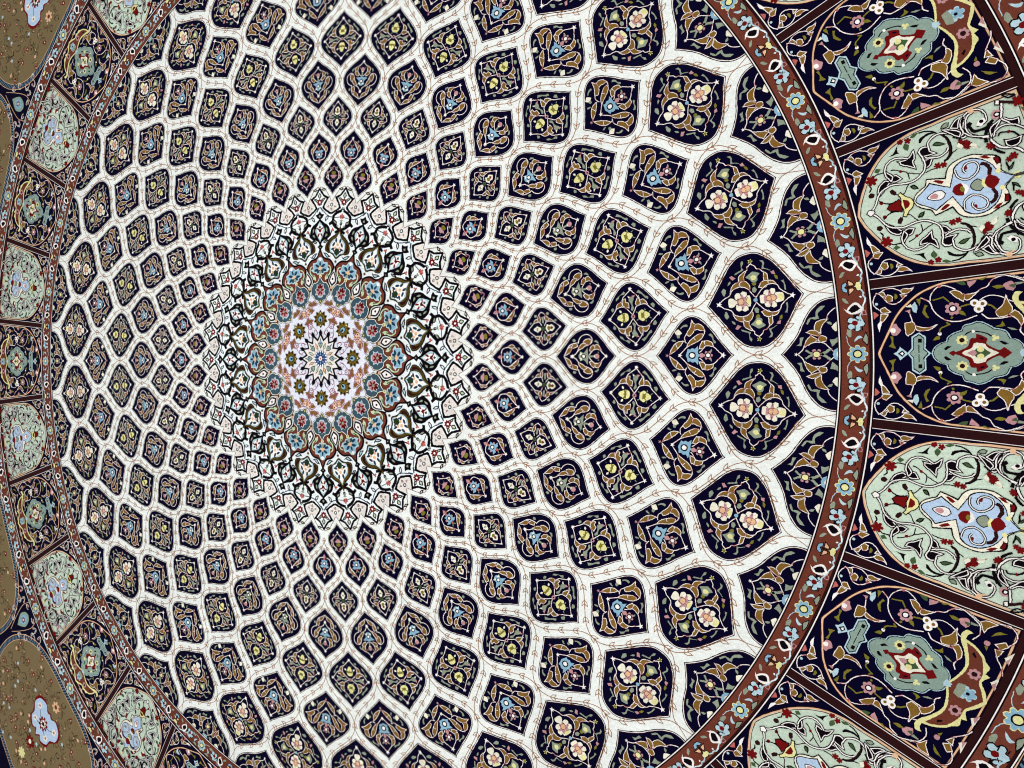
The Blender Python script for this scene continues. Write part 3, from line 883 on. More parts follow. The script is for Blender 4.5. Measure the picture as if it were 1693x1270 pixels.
f K a 1388,0 1453,312 1547,258 1653,213 1759,251 1818,308 1924,375 2038,344 2128,257 2155,162 2194,90 2283,47 2384,0
f U a 1388,0 1447,288 1547,243 1659,196 1770,232 1835,294 1929,350 2026,323 2105,243 2132,148 2173,78 2261,38 2316,0
l K 2.6 m 1547,243 1659,196 1770,232 1835,294 1929,350 2026,323 2105,243 2132,148 2173,78 2261,38 2328,0
f F m 1669,140 1699,164 1711,203 1758,212 1806,270 1876,293 1970,278 2007,196 1945,259 1876,269 1829,231 1793,164 1745,126 1698,121
f E m 1758,183 1805,227 1852,260 1817,212 1775,164
f L a 1813,0 1809,77 1850,125 1851,183 1910,255 1944,202 2024,201 2059,191 2069,105 2159,57 2181,0
f B a 1848,0 1849,77 1896,125 1897,183 1978,182 2035,163 2040,96 2125,48 2147,0
f W a 2090,0 2125,48 2186,-10
e Q m 29 58 -15 1902,111
e Q m 29 57 25 1994,81
e Q a 25 57 90 2033,0
e Q m 29 53 -40 1872,48
f H a 1906,0 1918,48 1948,67 1964,19 2010,0
d Y a 39 1773,0
d S a 38 1860,0
f H m 1477,283 1525,321 1542,282 1512,258
T drop
f M a 1573,2 1622,-53 1686,-91 1787,-67 1898,8
f W a 1615,0 1656,-35 1692,-62 1780,-42 1851,0
d K a 25 1722,-5
T green
f K a 2005,6 2149,25 2160,-30 2217,-88 2256,-173 2258,-241 2304,-322 2405,-327 2517,-273 2607,-192 2665,-106 2799,6
f Z a 2144,2 2177,-33 2235,-82 2268,-170 2274,-239 2312,-308 2406,-311 2504,-260 2588,-181 2643,-92 2752,-6
f M a 2290,-227 2313,-279 2401,-293 2502,-242 2573,-167 2482,-229 2400,-245 2327,-213
f L a 2185,5 2215,-40 2266,-97 2280,-167 2341,-201 2466,-197 2547,-134 2595,-65 2720,0
f W a 2223,-2 2258,-56 2306,-152 2424,-181 2504,-127 2574,-61 2676,-2
f T a 2192,13 2232,-18 2278,-69 2374,-47 2377,21
e Q m 25 54 20 2354,-111
e Q m 25 53 60 2451,-108
e Q m 25 53 95 2541,-56
e Q m 19 42 -20 2311,-75
d H m 31 2383,-58
d H a 34 2450,-7
d Z a 25 2097,-2
T blackpalmette
f K a 2391,2 2493,42 2541,114 2550,185 2634,276 2766,260 2861,200 2924,98 3010,-9
f S m 2599,137 2640,197 2671,196 2660,154 2610,137
f S m 2704,195 2768,199 2812,168 2753,163
f L a 2507,-1 2631,75 2738,128 2830,92 2954,-5
f W a 2550,-2 2644,53 2723,73 2836,64 2891,-4
f R m 2623,76 2680,50 2701,19 2772,48 2797,107 2815,83 2772,-3 2701,3 2623,39
d W a 24 2701,-5
f D a 2793,-4 2822,34 2863,-3
f K a 2983,4 3025,65 3089,118 3110,45 3164,4
f S a 3031,3 3052,29 3087,6
T loose
l K 2 m 2532,225 2503,164 2494,103 2531,139 2537,218
l K 1.2 m 2612,271 2684,305 2734,340
w V m 3 41 15 2739,340
l K 2 m 2943,140 2993,211 3051,230 3027,173 2953,139
l Q 2 m 3011,342 3035,245 3130,132 3252,18
k L m 2179,238 2167,176 2264,106 2246,166
k L m 2532,209 2484,137 2503,96 2533,160
f K a 2283,0 2351,26 2407,80 2431,38 2478,0
f S a 2370,0 2393,21 2417,0
d K m 15 1947,384
w V m 3 37 13 2743,343
l K 1.6 m 2610,272 2687,295 2737,331
l K 1.6 m 2191,276 2179,238
T blackloop
l K 6.5 m 2762,-14 2828,-149 2895,-240 2857,-317
l K 6.5 m 2857,-317 2906,-256 2934,-226 3043,-223 3125,-140 3176,-19
f K a 3197,-6 3172,44 3234,3
f K m 2843,-66 2879,-113 2934,-127 2986,-221 2898,-229 2858,-144
f S m 2884,-126 2923,-143 2946,-204 2912,-195
f K a 2851,-6 2896,32 2974,-8 3023,-82 2999,-95
f S a 2880,-8 2956,-28 2975,-70
f Z a 2727,-4 2786,30 2853,0
w V a 5 60 31 3052,17
l K 1.4 a 3044,-20 3008,-220
l K 6 m 2699,134 2734,62 2742,29
T scallop
f I a 3252,12 3233,90 3233,90 3322,135 3435,227 3435,227 3501,112 3501,112 3650,0
f I m 3233,90 3130,123 3035,245 3091,303 3186,169
l K 5 m 3654,0 3498,110 3498,110 3435,223 3435,223 3322,137 3233,90 3233,90 3172,167 3172,167 3089,301
l Q 1.5 a 3157,74 3252,12
w R a 8 81 55 3358,7
d W a 24 3358,7
k F a 3449,5 3497,42 3553,2
k F m 3376,86 3431,150 3433,96 3403,68
l U 1.0 m 3657,0 3690,25 3671,78 3632,144 3513,230 3406,293 3352,318
k C m 3605,121 3626,168 3645,120 3628,68
T petal
f J a 3092,1 3200,118 3265,201 3305,183 3356,151 3460,100 3399,43 3379,-8
d Q a 40 3291,-1
d C a 21 3291,-1
l U 1.0 m 3225,-28 3172,-8 3189,20 3227,-10
l U 1.0 m 3278,73 3238,79 3248,113 3278,73
T sprig
f G m 1028,-168 1070,-229 1080,-343 1017,-312 993,-244
f G m 1179,-91 1235,-181 1191,-234 1156,-197 1154,-126
f G m 763,-241 844,-255 860,-374 786,-333 766,-269
f G m 1043,-569 1081,-668 926,-688 970,-614
f G m 774,352 835,305 846,188 795,224 769,304
l j 1.15 m 1031,-154 1084,-226 1090,-353 1009,-321 977,-228 962,-315 981,-369
l j 1.15 m 1180,-74 1248,-177 1193,-253 1147,-205 1144,-115 1180,-74
l j 1.15 m 753,-230 855,-245 873,-388 776,-343 753,-230
l j 1.15 m 1042,-543 1095,-674 914,-710 955,-599 1042,-543
l j 1.15 m 1045,-469 1033,-542 955,-599
l j 1.15 m 488,-143 546,-106 606,-132 611,-181 558,-179
l j 1.15 m 695,-214 741,-252 720,-335 635,-335 638,-260 689,-251 689,-303
l j 1.15 m 413,-301 499,-343 598,-340 625,-324
l j 1.15 m 773,-346 770,-411 746,-404
l j 1.15 m 887,-461 858,-551 897,-574 883,-526
d H m 36 922,-437
d U m 17 922,-437
d H m 36 978,-495
d U m 17 978,-495
d H m 34 981,-430
d U m 14 981,-430
l j 1.15 m 885,-391 950,-389 1011,-400 1037,-478 1009,-535 948,-524 891,-457 885,-391
"""
TPL = {}; EDGE = {}
for ln in DATA.strip().splitlines():
    t = ln.split()
    if t[0] == 'T': cur = t[1]; TPL[cur] = []
    elif t[0] == 'edge': EDGE[cur] = [tuple(float(v) * 1e-4 for v in q.split(',')) for q in t[1:]]
    else: TPL[cur].append(t)

# ------------------------------------------------------------------ carpet root and linking
def link(name, me, parent=None, loc=(0, 0, 0), rz=0.0):
    o = bpy.data.objects.new(name, me)
    COL.objects.link(o)
    o.location = loc; o.rotation_euler = (0, 0, rz)
    if parent: o.parent = parent
    return o


carpet = link('carpet', None)
carpet['label'] = 'knotted wool carpet with dome medallion pattern of navy compartments on ivory ground'
carpet['category'] = 'carpet'
# the weave is very slightly out of square, as hand-knotted carpets are
SKEW = Matrix(((1.0030704, -0.0126996, 0, 0), (-0.0126996, 0.9970998, 0, 0), (0, 0, 1, 0), (0, 0, 0, 1)))


def part(name, me, loc=(0, 0, 0), rz=0.0):
    o = link(name, me, carpet, loc, rz)
    o.matrix_parent_inverse = SKEW
    return o


def spread(name, body, design, angles, off=0.0, thr=None, stuff=False):
    """one part with its sub-parts, copied round the carpet at the given angles (degrees)"""
    me = body.mesh(name, (off, 0)) if body else None
    subs = design.emit(off, thr) if design else []
    kind = None
    if me is None: (nm, me, kind), subs = subs[0], subs[1:]
    first = None; kids = []
    for i, a in enumerate(angles):
        loc = (off * math.cos(R(a)), off * math.sin(R(a)), (i % 2) * 4e-6)
        if first is None:
            first = part(name, me, loc, R(a))
            if stuff or kind: first['kind'] = 'stuff'
            for n, m, k in subs:
                kids.append(link(n, m, first))
                if k: kids[-1]['kind'] = k
        else:
            o = first.copy(); COL.objects.link(o); o.location = loc; o.rotation_euler = (0, 0, R(a))
            o.matrix_parent_inverse = SKEW
            for k in kids:
                c = k.copy(); c.parent = o; COL.objects.link(c)
    return first


A32 = [11.25 * i for i in range(32)]
A32h = [11.25 * i + 5.625 for i in range(32)]
A16 = [22.5 * i for i in range(16)]
A16h = [22.5 * i + 11.25 for i in range(16)]

# ------------------------------------------------------------------ ground, foundation, large fields
fl = MB(); fl.fill([(-4, -4), (4, -4), (4, 4), (-4, 4)], -0.012, 'c', 0.02, w=False)
floor_mesh = fl.mesh('floor')
fm = bpy.data.materials.new('plain_floor'); fm.use_nodes = True
fb = fm.node_tree.nodes['Principled BSDF']; fb.inputs['Roughness'].default_value = 0.6
fn = fm.node_tree.nodes.new('ShaderNodeTexNoise'); fn.inputs['Scale'].default_value = 6
fr = fm.node_tree.nodes.new('ShaderNodeValToRGB')
fr.color_ramp.elements[0].color = (0.30, 0.28, 0.26, 1); fr.color_ramp.elements[1].color = (0.42, 0.40, 0.37, 1)
fm.node_tree.links.new(fn.outputs[0], fr.inputs[0]); fm.node_tree.links.new(fr.outputs[0], fb.inputs['Base Color'])
floor_mesh.materials[0] = fm
floor = link('floor', floor_mesh); floor['kind'] = 'structure'

m = MB(); H = 1.86
m.fill([(-H, -H), (H, -H), (H, H), (-H, H)], 0.0, 'N', 0.0118, w=False)
part('navy_ground', m.mesh('navy_ground'))
m = MB(); m.ring(0.20, 0.985, 0.0003, 'a', 256)
part('ivory_field', m.mesh('ivory_field'))
ZC = 0.0006

# ------------------------------------------------------------------ compartments of the lattice
rows = [('cellA', A32), ('cellB', A32h), ('cellC', A32), ('cellD', A32h), ('cellE', A32), ('cellF', A32h), ('cellG', A32), ('cellH', A32h)]
WIDE = {}


for name, angs in rows:
    e = EDGE[name]
    half = smooth(e, seg=0.004)
    half[0] = (half[0][0], 0)
    if name == 'cellA':
        r_end = 0.99
        half = [p for p in half if math.hypot(*p) < r_end]
        a_end = math.atan2(abs(half[-1][1]), half[-1][0])
        sg = 1 if half[-1][1] > 0 else -1
        half += [(r_end * math.cos(a_end * (1 - i / 8)), sg * r_end * math.sin(a_end * (1 - i / 8))) for i in range(9)]
    half[-1] = (half[-1][0], 0)
    pts = half + [(x, -y) for x, y in half[-2:0:-1]]
    if area(pts) < 0: pts = pts[::-1]
    pts = inset(pts, {'cellA': -0.0006, 'cellB': -0.0008, 'cellH': -0.0010}.get(name, -0.0018))
    iw = max(range(len(half)), key=lambda i: abs(half[i][1]))
    WIDE[name] = half[iw][0]
    body = MB()
    sc = {'cellA': 1, 'cellB': 1, 'cellC': .95, 'cellD': .9, 'cellE': .85, 'cellF': .8, 'cellG': .75, 'cellH': .75}[name]
    body.fill(pts, ZC, 'K')
    body.fill(inset(pts, 0.0013 * sc), ZC + STEP, 'W')
    body.fill(inset(pts, 0.0023 * sc), ZC + 2 * STEP, 'M')
    body.fill(inset(pts, 0.0036 * sc), ZC + 3 * STEP, 'N')
    c = 0.5 * (half[0][0] + half[-1][0])
    d = Design(ZC + 4 * STEP, True, halo='p'); d.run(TPL[name])
    if name == 'cellE':             # most of this row has a sky-blue flower, the rest a sage one
        pale = [a for a in angs if min(a, 360 - a) < 28 or 245 < a < 262]
        spread('compartment', body, d, pale, c)
        angs = [a for a in angs if a not in pale]
        d = Design(ZC + 4 * STEP, True, halo='p')
        d.run([['f', 'B'] + q[2:] if q[:3] == ['f', 'S', 'a'] else q for q in TPL[name]])
    spread('compartment', body, d, angs, c, 0.017 if name in ('cellA', 'cellB', 'cellC', 'cellD') else None)

# ------------------------------------------------------------------ thin brown vines running between the compartments
order = ['cellH', 'cellG', 'cellF', 'cellE', 'cellD', 'cellC', 'cellB', 'cellA']
J = []
for n in order:
    J.append((WIDE[n] if n != 'cellA' else 0.955, 0.0 if n in ('cellB', 'cellD', 'cellF', 'cellH') else 5.625))
vm = MB(); zv = ZC + 2e-5


def tulip(p, dx, dy, s):
    l = math.hypot(dx, dy); ux, uy = dx / l, dy / l
    f = lambda a, b: (p[0] + (ux * a - uy * b) * s, p[1] + (uy * a + ux * b) * s)
    for q in (1, -1):
        vm.line([f(-.62, 0), f(-.15, .5 * q), f(.66, .66 * q), f(.40, .22 * q), f(.02, 0)], 0.0011, zv + STEP, 'e')
    vm.line([f(.02, 0), f(.6, 0)], 0.0011, zv + STEP, 'e')


def pol(r, a): return (r * math.cos(R(a)), r * math.sin(R(a)))


for i in range(len(J) - 1):
    (r0, a0), (r1, _) = J[i], J[i + 1]
    for sg in (-1, 1):
        pa = []
        for k in range(15):
            t = k / 14
            b = lambda p0, p1, p2, p3: (1 - t) ** 3 * p0 + 3 * t * (1 - t) ** 2 * p1 + 3 * t * t * (1 - t) * p2 + t ** 3 * p3
            rr = b(r0, r0 + (r1 - r0) * .42, r1 - (r1 - r0) * .42, r1)
            aa = b(a0, a0, a0 + sg * 5.625, a0 + sg * 5.625) * 1.0
            off = sg * 0.0012
            pa.append(pol(rr, aa))
        vm.line(smooth(pa), 0.00125, zv, 'e')
        size = 0.0058 + 0.008 * (r0 - 0.38)
        for t in ((0.30, 0.52, 0.74) if r1 - r0 > 0.05 else (0.36, 0.66)):
            k = t * 14; i0 = int(k)
            p, q = pa[i0], pa[i0 + 1]
            tulip(p, q[0] - p[0], q[1] - p[1], size)
    p = pol(r0, a0); tulip(p, p[0], p[1], 0.0055 + 0.009 * (r0 - 0.38))
r1, a1 = J[-1]
for sg in (-1, 1):
    vm.line(smooth([pol(r1, a1), pol(.968, a1 + sg * .22), pol(.982, a1 + sg * .5)]), 0.00095, zv, 'e')
spread('vine_scroll', vm, None, A32, stuff=True)

# ------------------------------------------------------------------ rust ring band with flowers
RI, RO = 0.9795, 1.0215


def band(name, ri, ro, z):
    b = MB()
    b.ring(ri - 0.0026, ro + 0.0028, z, 'K', 320)
    b.ring(ri - 0.0012, ri + 0.0004, z + STEP, 'W', 320)
    b.ring(ro - 0.0002, ro + 0.0014, z + STEP, 'W', 320)
    b.ring(ri + 0.0022, ro - 0.0016, z + STEP, 'M', 320)
    b.ring(ri + 0.0024, ro - 0.0046, z + 2 * STEP, 'U', 320)
    return part(name, b.mesh(name))


ZR = ZC + 0.0012
ringband = band('rust_ring_band', RI, RO, ZR)


def scatter(parent, name, d, angles, scale=1.0):
    """motifs of a part: sub-parts turned about the centre"""
    for n, me, kind in d.emit(0.0, 0.012, name):
        for a in angles:
            o = link(n, me, parent, (0, 0, 0), R(a)); o.scale = (scale, scale, 1)
            if kind: o['kind'] = kind


d = Design(ZR + 3 * STEP, True); d.run(TPL['ring']); scatter(ringband, 'rosette', d, A32)
d2 = Design(ZR + 3 * STEP, True); d2.run(TPL['ringblossom']); scatter(ringband, 'side_blossom', d2, A32h)

# ------------------------------------------------------------------ panels round the ring
ZP = 0.0002
RP = 1.2420
ca, sa = math.cos(R(5.625)), math.sin(R(5.625))


def panel_edge(name, dd):
    e = smooth([(x, abs(y)) for x, y in EDGE[name]], seg=0.006)
    e[0] = (e[0][0], 0.0)
    lim = lambda r: (r * ca + dd * sa, r * sa - dd * ca)
    e = [p for p in e if math.hypot(*p) < 1.15]
    out = []
    for x, y in e:
        ymax = x * math.tan(R(5.625)) - dd / ca
        out.append((x, min(y, ymax)))
    r0 = out[-1][0] * 1.004
    for i in range(1, 6): out.append(lim(r0 + (RP - r0) * i / 5))
    a_end = math.atan2(out[-1][1], out[-1][0])
    for i in range(1, 9): out.append(pol(RP, math.degrees(a_end) * (1 - i / 8)))
    out[-1] = (out[-1][0], 0)
    return out + [(x, -y) for x, y in out[-2:0:-1]]


for name, angs, ground in (('darkpanel', A16, 'N'), ('lightpanel', A16h, 'b')):
    body = MB(); o = panel_edge(name, 0.0098)
    if area(o) < 0: o = o[::-1]
    body.fill(inset(o, -0.0012), ZP + 5 * STEP, 'M')
    body.fill(o, ZP + 6 * STEP, 'H')
    if ground == 'b':
        body.fill(inset(o, 0.0021), ZP + 7 * STEP, 'b')
        body.fill(inset(o, 0.0030), ZP + 8 * STEP, 'U')
        body.fill(inset(o, 0.0042), ZP + 9 * STEP, 'b')
    else:
        body.fill(inset(o, 0.0023), ZP + 7 * STEP, 'M')
        body.fill(inset(o, 0.0034), ZP + 8 * STEP, 'N')
    d = Design(ZP + 10 * STEP, True, halo='p' if ground == 'N' else None); d.run(TPL[name])
    spread({'darkpanel': 'navy_panel', 'lightpanel': 'celadon_panel'}[name], body, d, angs, 1.13, 0.016)

body = MB(); z = ZP + 0.00015
def bar(b, w0, w1, z, key):
    b.fill([(1.0, w0), (1.246, w0), (1.246, w1), (1.0, w1)], z, key)
bar(body, -0.0082, 0.0082, z, 'K')
bar(body, -0.0072, 0.0072, z + STEP, 'W')
bar(body, -0.0063, 0.0063, z + 2 * STEP, 'M')
d = Design(ZP + 12 * STEP, True, halo='p'); d.run(TPL['spandrel'])
spread('panel_divider', body, d, A32h, 0.0)

# ------------------------------------------------------------------ outer band
ZB = ZC + 0.0009
b = MB(); b.ring(1.2440, 1.2530, ZB, 'M', 320); part('brown_line_band', b.mesh('brown_line_band'))
outer = band('outer_rust_band', 1.2550, 1.2970, ZB + STEP)
d = Design(ZB + 5 * STEP, True); d.run(TPL['ring']); scatter(outer, 'rosette', d, A32, 1.2755)
d = Design(ZB + 5 * STEP, True); d.run(TPL['ringblossom']); scatter(outer, 'side_blossom', d, A32h, 1.2755)

# ------------------------------------------------------------------ khaki lobes with twisted rope border beyond the band
def curl(d, x, y, ang, s, col, w, leaf=None, turns=1.3):
    pa = []
    for i in range(16):
        t = i / 15; a = ang + turns * math.pi * t; r = s * (1 - 0.75 * t)
        pa.append((x + r * math.cos(a), y + r * math.sin(a)))
    d.line(col, w, 's', pa, 'z')
    if leaf:
        p = pa[4]; q = pa[9]
        for (u, v) in (p, q):
            an = random.uniform(0, 6.28); l = s * 0.55
            f = [(u, v), (u + l * .5 * math.cos(an + .5), v + l * .5 * math.sin(an + .5)), (u + l * math.cos(an), v + l * math.sin(an)), (u + l * .5 * math.cos(an - .5), v + l * .5 * math.sin(an - .5))]
            d.fill(leaf, 's', f)


half = [(1.2995, 0), (1.301, 3.2), (1.313, 6.0), (1.340, 8.3), (1.385, 9.9), (1.45, 10.75), (1.53, 10.4), (1.61, 8.6), (1.67, 5.2), (1.70, 0)]
hp = smooth([pol(r, a) for r, a in half], seg=0.008)
hp[0] = (hp[0][0], 0); hp[-1] = (hp[-1][0], 0)
lobe = hp + [(x, -y) for x, y in hp[-2:0:-1]]
if area(lobe) < 0: lobe = lobe[::-1]
ZL = 0.0004
body = MB()
body.fill(lobe, ZL, 'H'); body.fill(inset(lobe, 0.0018), ZL + STEP, 'i')
body.fill(inset(lobe, 0.0150), ZL + 3 * STEP, 'H'); body.fill(inset(lobe, 0.0166), ZL + 4 * STEP, 'c')
d = Design(ZL + 5 * STEP, True)
random.seed(3)
cands = []
for i in range(400):
    r = random.uniform(1.33, 1.66); a = random.uniform(0.2, 9.4)
    p = pol(r, a)
    lim = 9.2 if 1.39 < r < 1.6 else 6.0
    if a > lim or (p[0] - 1.462) ** 2 / 0.052 ** 2 + p[1] ** 2 / 0.075 ** 2 < 1: continue
    if all(math.dist(p, q) > 0.022 for q in cands) and p[1] > 0.012: cands.append(p)
zl = d.z
for i, p in enumerate(cands):
    for q, s in ((p, 1), ((p[0], -p[1]), -1)):
        d.z = zl
        a = (i * 2.4)
        def arc(a0, sweep, r0, cx=0.0, cy=0.0, shrink=.7):
            return [(p[0] + cx + r0 * (1 - shrink * t) * math.cos(a0 + sweep * t), s * (p[1] + cy + r0 * (1 - shrink * t) * math.sin(a0 + sweep * t))) for t in [k / 10 for k in range(11)]]
        pa = arc(a, 4.4, 0.0125)
        d.line('K' if i % 4 else 'U', 0.0015, 's', pa, 'z')
        d.line('K', 0.0013, 's', arc(a + 2, -3.0, 0.017, .004, .003, .4), 'z')
        for k in (2, 5, 8):
            u, v = pa[k]; an = a * s + k; l = 0.0065
            f = [(u, v), (u + l * .5 * math.cos(an + .6), v + l * .5 * math.sin(an + .6)), (u + l * math.cos(an), v + l * math.sin(an)), (u + l * .5 * math.cos(an - .5), v + l * .5 * math.sin(an - .5))]
            d.z = zl + 3 * STEP
            d.fill(('H', 'E', 'R', 'U', 'K')[(i + k) % 5], 's', f)
        d.z = zl + 5 * STEP
        if i % 4 == 0:
            d.poly('R', 's', petals(pa[10], 6, 0.0075, 0.0042), 0); d.poly('C', 's', circ(pa[10], 0.0022), 0)
        elif i % 4 == 2:
            d.poly('L' if i % 8 == 2 else 'H', 's', petals(pa[10], 5, 0.0055, 0.003), 0)
d.z = zl + 9 * STEP
isl = [(1.415, 0), (1.42, .012), (1.408, .03), (1.420, .058), (1.448, .066), (1.470, .050), (1.492, .048), (1.508, .026), (1.498, .012), (1.515, 0)]
d.fill('R', 'a', [(x + (0.006 if x > 1.46 else -.006), y * 1.1) for x, y in isl])
d.fill('A', 'a', isl)
d.poly('R', 's', petals((1.462, 0), 9, 0.022, 0.013), 0); d.poly('C', 's', petals((1.462, 0), 7, 0.013, 0.008), 0); d.poly('M', 's', circ((1.462, 0), 0.006), 0)
for x, y in ((1.435, .045), (1.482, .034), (1.437, -.045), (1.482, -.034)):
    d.line('M', 0.002, 's', [(1.462, 0), ((x + 1.462) / 2 + .006, y / 2), (x, y)], 'z')
    d.poly('C', 's', petals((x, y), 5, 0.010, 0.006), 0); d.poly('V', 's', circ((x, y), 0.004), 0)
d.poly('H', 'a', petals((1.375, 0), 7, 0.017, 0.010), 0); d.poly('U', 'a', circ((1.375, 0), 0.006), 0)
d.poly('R', 'a', petals((1.555, 0), 8, 0.020, 0.012), 0); d.poly('C', 'a', circ((1.555, 0), 0.007), 0)
d.poly('Y', 'a', petals((1.615, 0), 8, 0.017, 0.010), 0)
# twisted rope: slanting strands laid round the lobe
rope = MB(); ip = inset(lobe, 0.0034); op = inset(lobe, 0.0138)
L = []
tot = 0.0
for i in range(len(lobe)):
    L.append(tot); tot += math.dist(ip[i], ip[(i + 1) % len(ip)])
def along(path, s):
    s %= tot
    for i in range(len(L) - 1, -1, -1):
        if s >= L[i]:
            j = (i + 1) % len(path); l = (L[i + 1] if i + 1 < len(L) else tot) - L[i]
            t = (s - L[i]) / l
            return (path[i][0] + (path[j][0] - path[i][0]) * t, path[i][1] + (path[j][1] - path[i][1]) * t)
nst = int(tot / 0.0085)
for i in range(nst):
    s = tot * i / nst
    rope.fill([along(ip, s), along(ip, s + .0042), along(op, s + .0102), along(op, s + .0060)], ZL + 3 * STEP + (i % 2) * 1e-6, 'h')
d.extra.append(('twisted_rope', rope, 'stuff'))
spread('khaki_lobe', body, d, A16, 1.46, 0.03)

# corners between two lobes: blue-grey palmette and gold arabesques on navy
d = Design(ZP + 3 * STEP, True)
d.fill('K', 'a', [(1.322, 0), (1.332, .016), (1.356, .024), (1.375, .016), (1.398, 0)])
d.fill('X', 'a', [(1.325, 0), (1.334, .014), (1.356, .021), (1.373, .014), (1.392, 0)])
d.fill('B', 'a', [(1.335, 0), (1.345, .010), (1.358, .014), (1.378, 0)])
d.poly('R', 'a', petals((1.357, 0), 6, 0.009, 0.005), 0); d.poly('C', 'a', circ((1.357, 0), 0.0035), 0)
for x, y, a, s in ((1.325, .045, .3, .013), (1.345, .062, 2, .014), (1.375, .050, 4, .012), (1.318, .078, 1, .012), (1.40, .030, 3, .010), (1.312, .022, 5, .009), (1.328, .098, 4.5, .009)):
    pa = [(x + s * (1 - .72 * t) * math.cos(a + 4.4 * t), y + s * (1 - .72 * t) * math.sin(a + 4.4 * t)) for t in [k / 12 for k in range(13)]]
    d.line('W', 0.0013, 'm', pa)
    for k in (3, 8):
        u, v = pa[k]; an = a + k; l = s * .8
        f = [(u, v), (u + l * .5 * math.cos(an + .6), v + l * .5 * math.sin(an + .6)), (u + l * math.cos(an), v + l * math.sin(an)), (u + l * .5 * math.cos(an - .4), v + l * .5 * math.sin(an - .4))]
        d.fill('G', 'm', f); d.outline('W', 0.0009, 'm', f)
    d.poly('P', 'm', petals(pa[12], 5, 0.004, 0.0025), 0)
d.line('H', 0.0016, 'm', [(1.300, .030), (1.335, .036), (1.385, .022), (1.43, .004)])
spread('corner_spray', None, d, A16h, 1.36)

# ------------------------------------------------------------------ border of the carpet
b = MB()
for k, (h, key) in enumerate(((H - .01, 'M'), (H - .018, 'W'), (H - .022, 'U'), (H - .095, 'W'), (H - .099, 'N'))):
    w = {0: .008, 1: .004, 2: .073, 3: .004, 4: .003}[k]
    for q in range(4):
        p = [(-h, -h), (h, -h), (h - w, -h + w), (-h + w, -h + w)]
        c, s = math.cos(q * math.pi / 2), math.sin(q * math.pi / 2)
        b.fill([(x * c - y * s, x * s + y * c) for x, y in p], 0.0003, key, w=False)
part('edge_border', b.mesh('edge_border'))

# ------------------------------------------------------------------ central medallion
ZM = 0.0006
m = MB(); m.ring(0.0, 0.322, ZM, 'I', 128); part('white_medallion_ground', m.mesh('white_medallion_ground'))
def med(name, tpl, z, angs, off=0.0, stuff=False):
    d = Design(z, kw=0.0022); d.run(TPL[tpl]); spread(name, None, d, angs, off, stuff=stuff)
med('blush_petal', 'petal', ZM + 4 * STEP, A32h, 0.33)
med('star_flower', 'scallop', ZM + 12 * STEP, A32, 0.33)
med('black_loop', 'blackloop', ZM + 28 * STEP, A16h, 0.28)
med('leaflets', 'loose', ZM + 24 * STEP, A16, 0.27, True)
med('black_palmette', 'blackpalmette', ZM + 40 * STEP, A16, 0.27)
med('green_palmette', 'green', ZM + 60 * STEP, A16h, 0.24)
med('rust_palmette', 'rust', ZM + 78 * STEP, A16, 0.20)
med('white_drop', 'drop', ZM + 106 * STEP, A16h, 0.19)
m = MB(); zd = ZM + 104 * STEP
m.ring(0.0, 0.1385, zd + STEP, 'd', 96)
part('lavender_field', m.mesh('lavender_field'))
med('slate_palmette', 'slate', zd + 40 * STEP, A16, 0.145)

# pink tendrils and gold buds on the lavender field, one sprig for each eighth
d = Design(zd + 3 * STEP); d.run(TPL['sprig'])
spread('tendril_sprig', None, d, [45 * i for i in range(8)], 0.0, stuff=True)

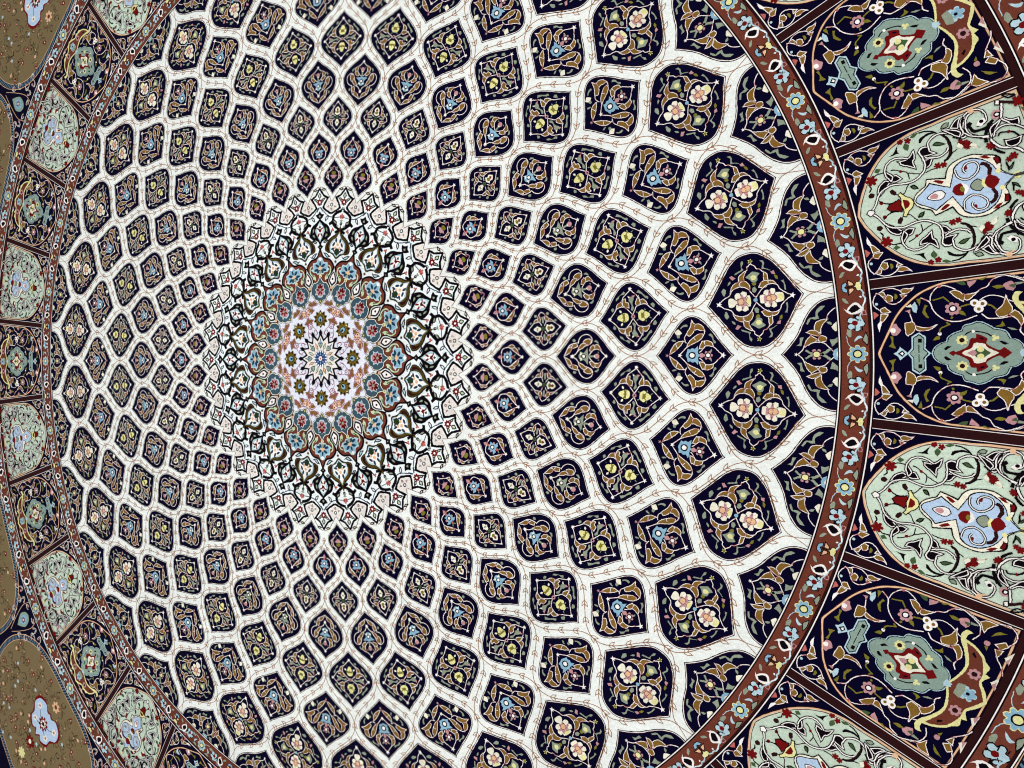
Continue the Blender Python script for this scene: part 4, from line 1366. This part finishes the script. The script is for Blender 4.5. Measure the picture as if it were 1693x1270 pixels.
# eight olive stars
d = Design(zd + 70 * STEP); c = (0.0850, 0)
d.poly('f', 's', starp(c, 10, 0.0195, 0.0140), 0)
for i in range(10):
    a = math.pi * i / 5; u = (math.cos(a), math.sin(a)); n = (-u[1], u[0])
    q = lambda r, w: (c[0] + u[0] * r + n[0] * w, c[1] + u[1] * r + n[1] * w)
    d.poly('k', 's', [q(.0100, 0), q(.0140, .0024), q(.0180, .0004), q(.0180, -.0004), q(.0140, -.0024)], 0)
d.fill('K', 'a', [(.0775, 0), (.078, .004), (.083, .0066), (.0895, .005), (.0925, 0)])
d.fill('B', 'a', [(.079, 0), (.0792, .003), (.083, .0054), (.0885, .004), (.0910, 0)])
d.fill('K', 'a', [(.0792, 0), (.0795, .0014), (.084, .0024), (.0865, 0)])
d.poly('Y', 's', circ((.098, 0), .0017), 0); d.poly('Y', 's', circ((.0715, 0), .0014), 0)
spread('olive_star', None, d, [45 * i for i in range(8)], 0.085)

# the sixteen-pointed star at the centre
d = Design(zd + 90 * STEP)
o = (0, 0)
def zig(rt, rv): return starp(o, 16, rt, rv)
d.poly('K', 's', zig(.0570, .0425), 0)
d.poly('J', 's', zig(.0492, .0372), 0)
for i in range(16):
    a = math.pi * i / 8; u = (math.cos(a), math.sin(a)); n = (-u[1], u[0])
    f = lambda r, t: (u[0] * r + n[0] * t, u[1] * r + n[1] * t)
    d.poly('K', 's', [f(.050, -.0030), f(.0560, -.0044), f(.0630, 0), f(.0560, .0044), f(.050, .0030)], 0)
    if i % 2 == 0:
        d.poly('K', 's', [f(.022, 0), f(.028, .0048), f(.034, .0062), f(.0345, .0026), f(.0445, 0), f(.0345, -.0026), f(.034, -.0062), f(.028, -.0048)], 0)
        d.poly('X', 's', [f(.0235, 0), f(.0285, .0036), f(.0325, .0048), f(.0335, .0018), f(.0300, 0), f(.0335, -.0018), f(.0325, -.0048), f(.0285, -.0036)], 0)
        d.poly('B', 's', [f(.032, 0), f(.0352, .0015), f(.042, 0), f(.0352, -.0015)], 0)
    else:
        d.poly('K', 's', [f(.018, 0), f(.027, .0034), f(.036, 0), f(.027, -.0034)], 0)
        d.poly('H' if i % 4 == 1 else 'F', 's', [f(.0195, 0), f(.027, .0022), f(.034, 0), f(.027, -.0022)], 0)
d.poly('m', 's', petals(o, 16, .0195, .015), 0)
for i in range(16):
    a = math.pi * i / 8; u = (math.cos(a), math.sin(a)); n = (-u[1], u[0])
    f = lambda r, t: (u[0] * r + n[0] * t, u[1] * r + n[1] * t)
    d.poly('I', 's', [f(.0125, 0), f(.0155, .0017), f(.0205, 0), f(.0155, -.0017)], 0)
    if i % 2 == 0: d.poly('B', 's', circ(f(.0095, 0), .0016, 8), 0)
d.poly('C', 's', petals(o, 8, .0055, .004), 0); d.poly('V', 's', circ(o, .0022), 0)
spread('centre_star', None, d, [0.0], 0.0)
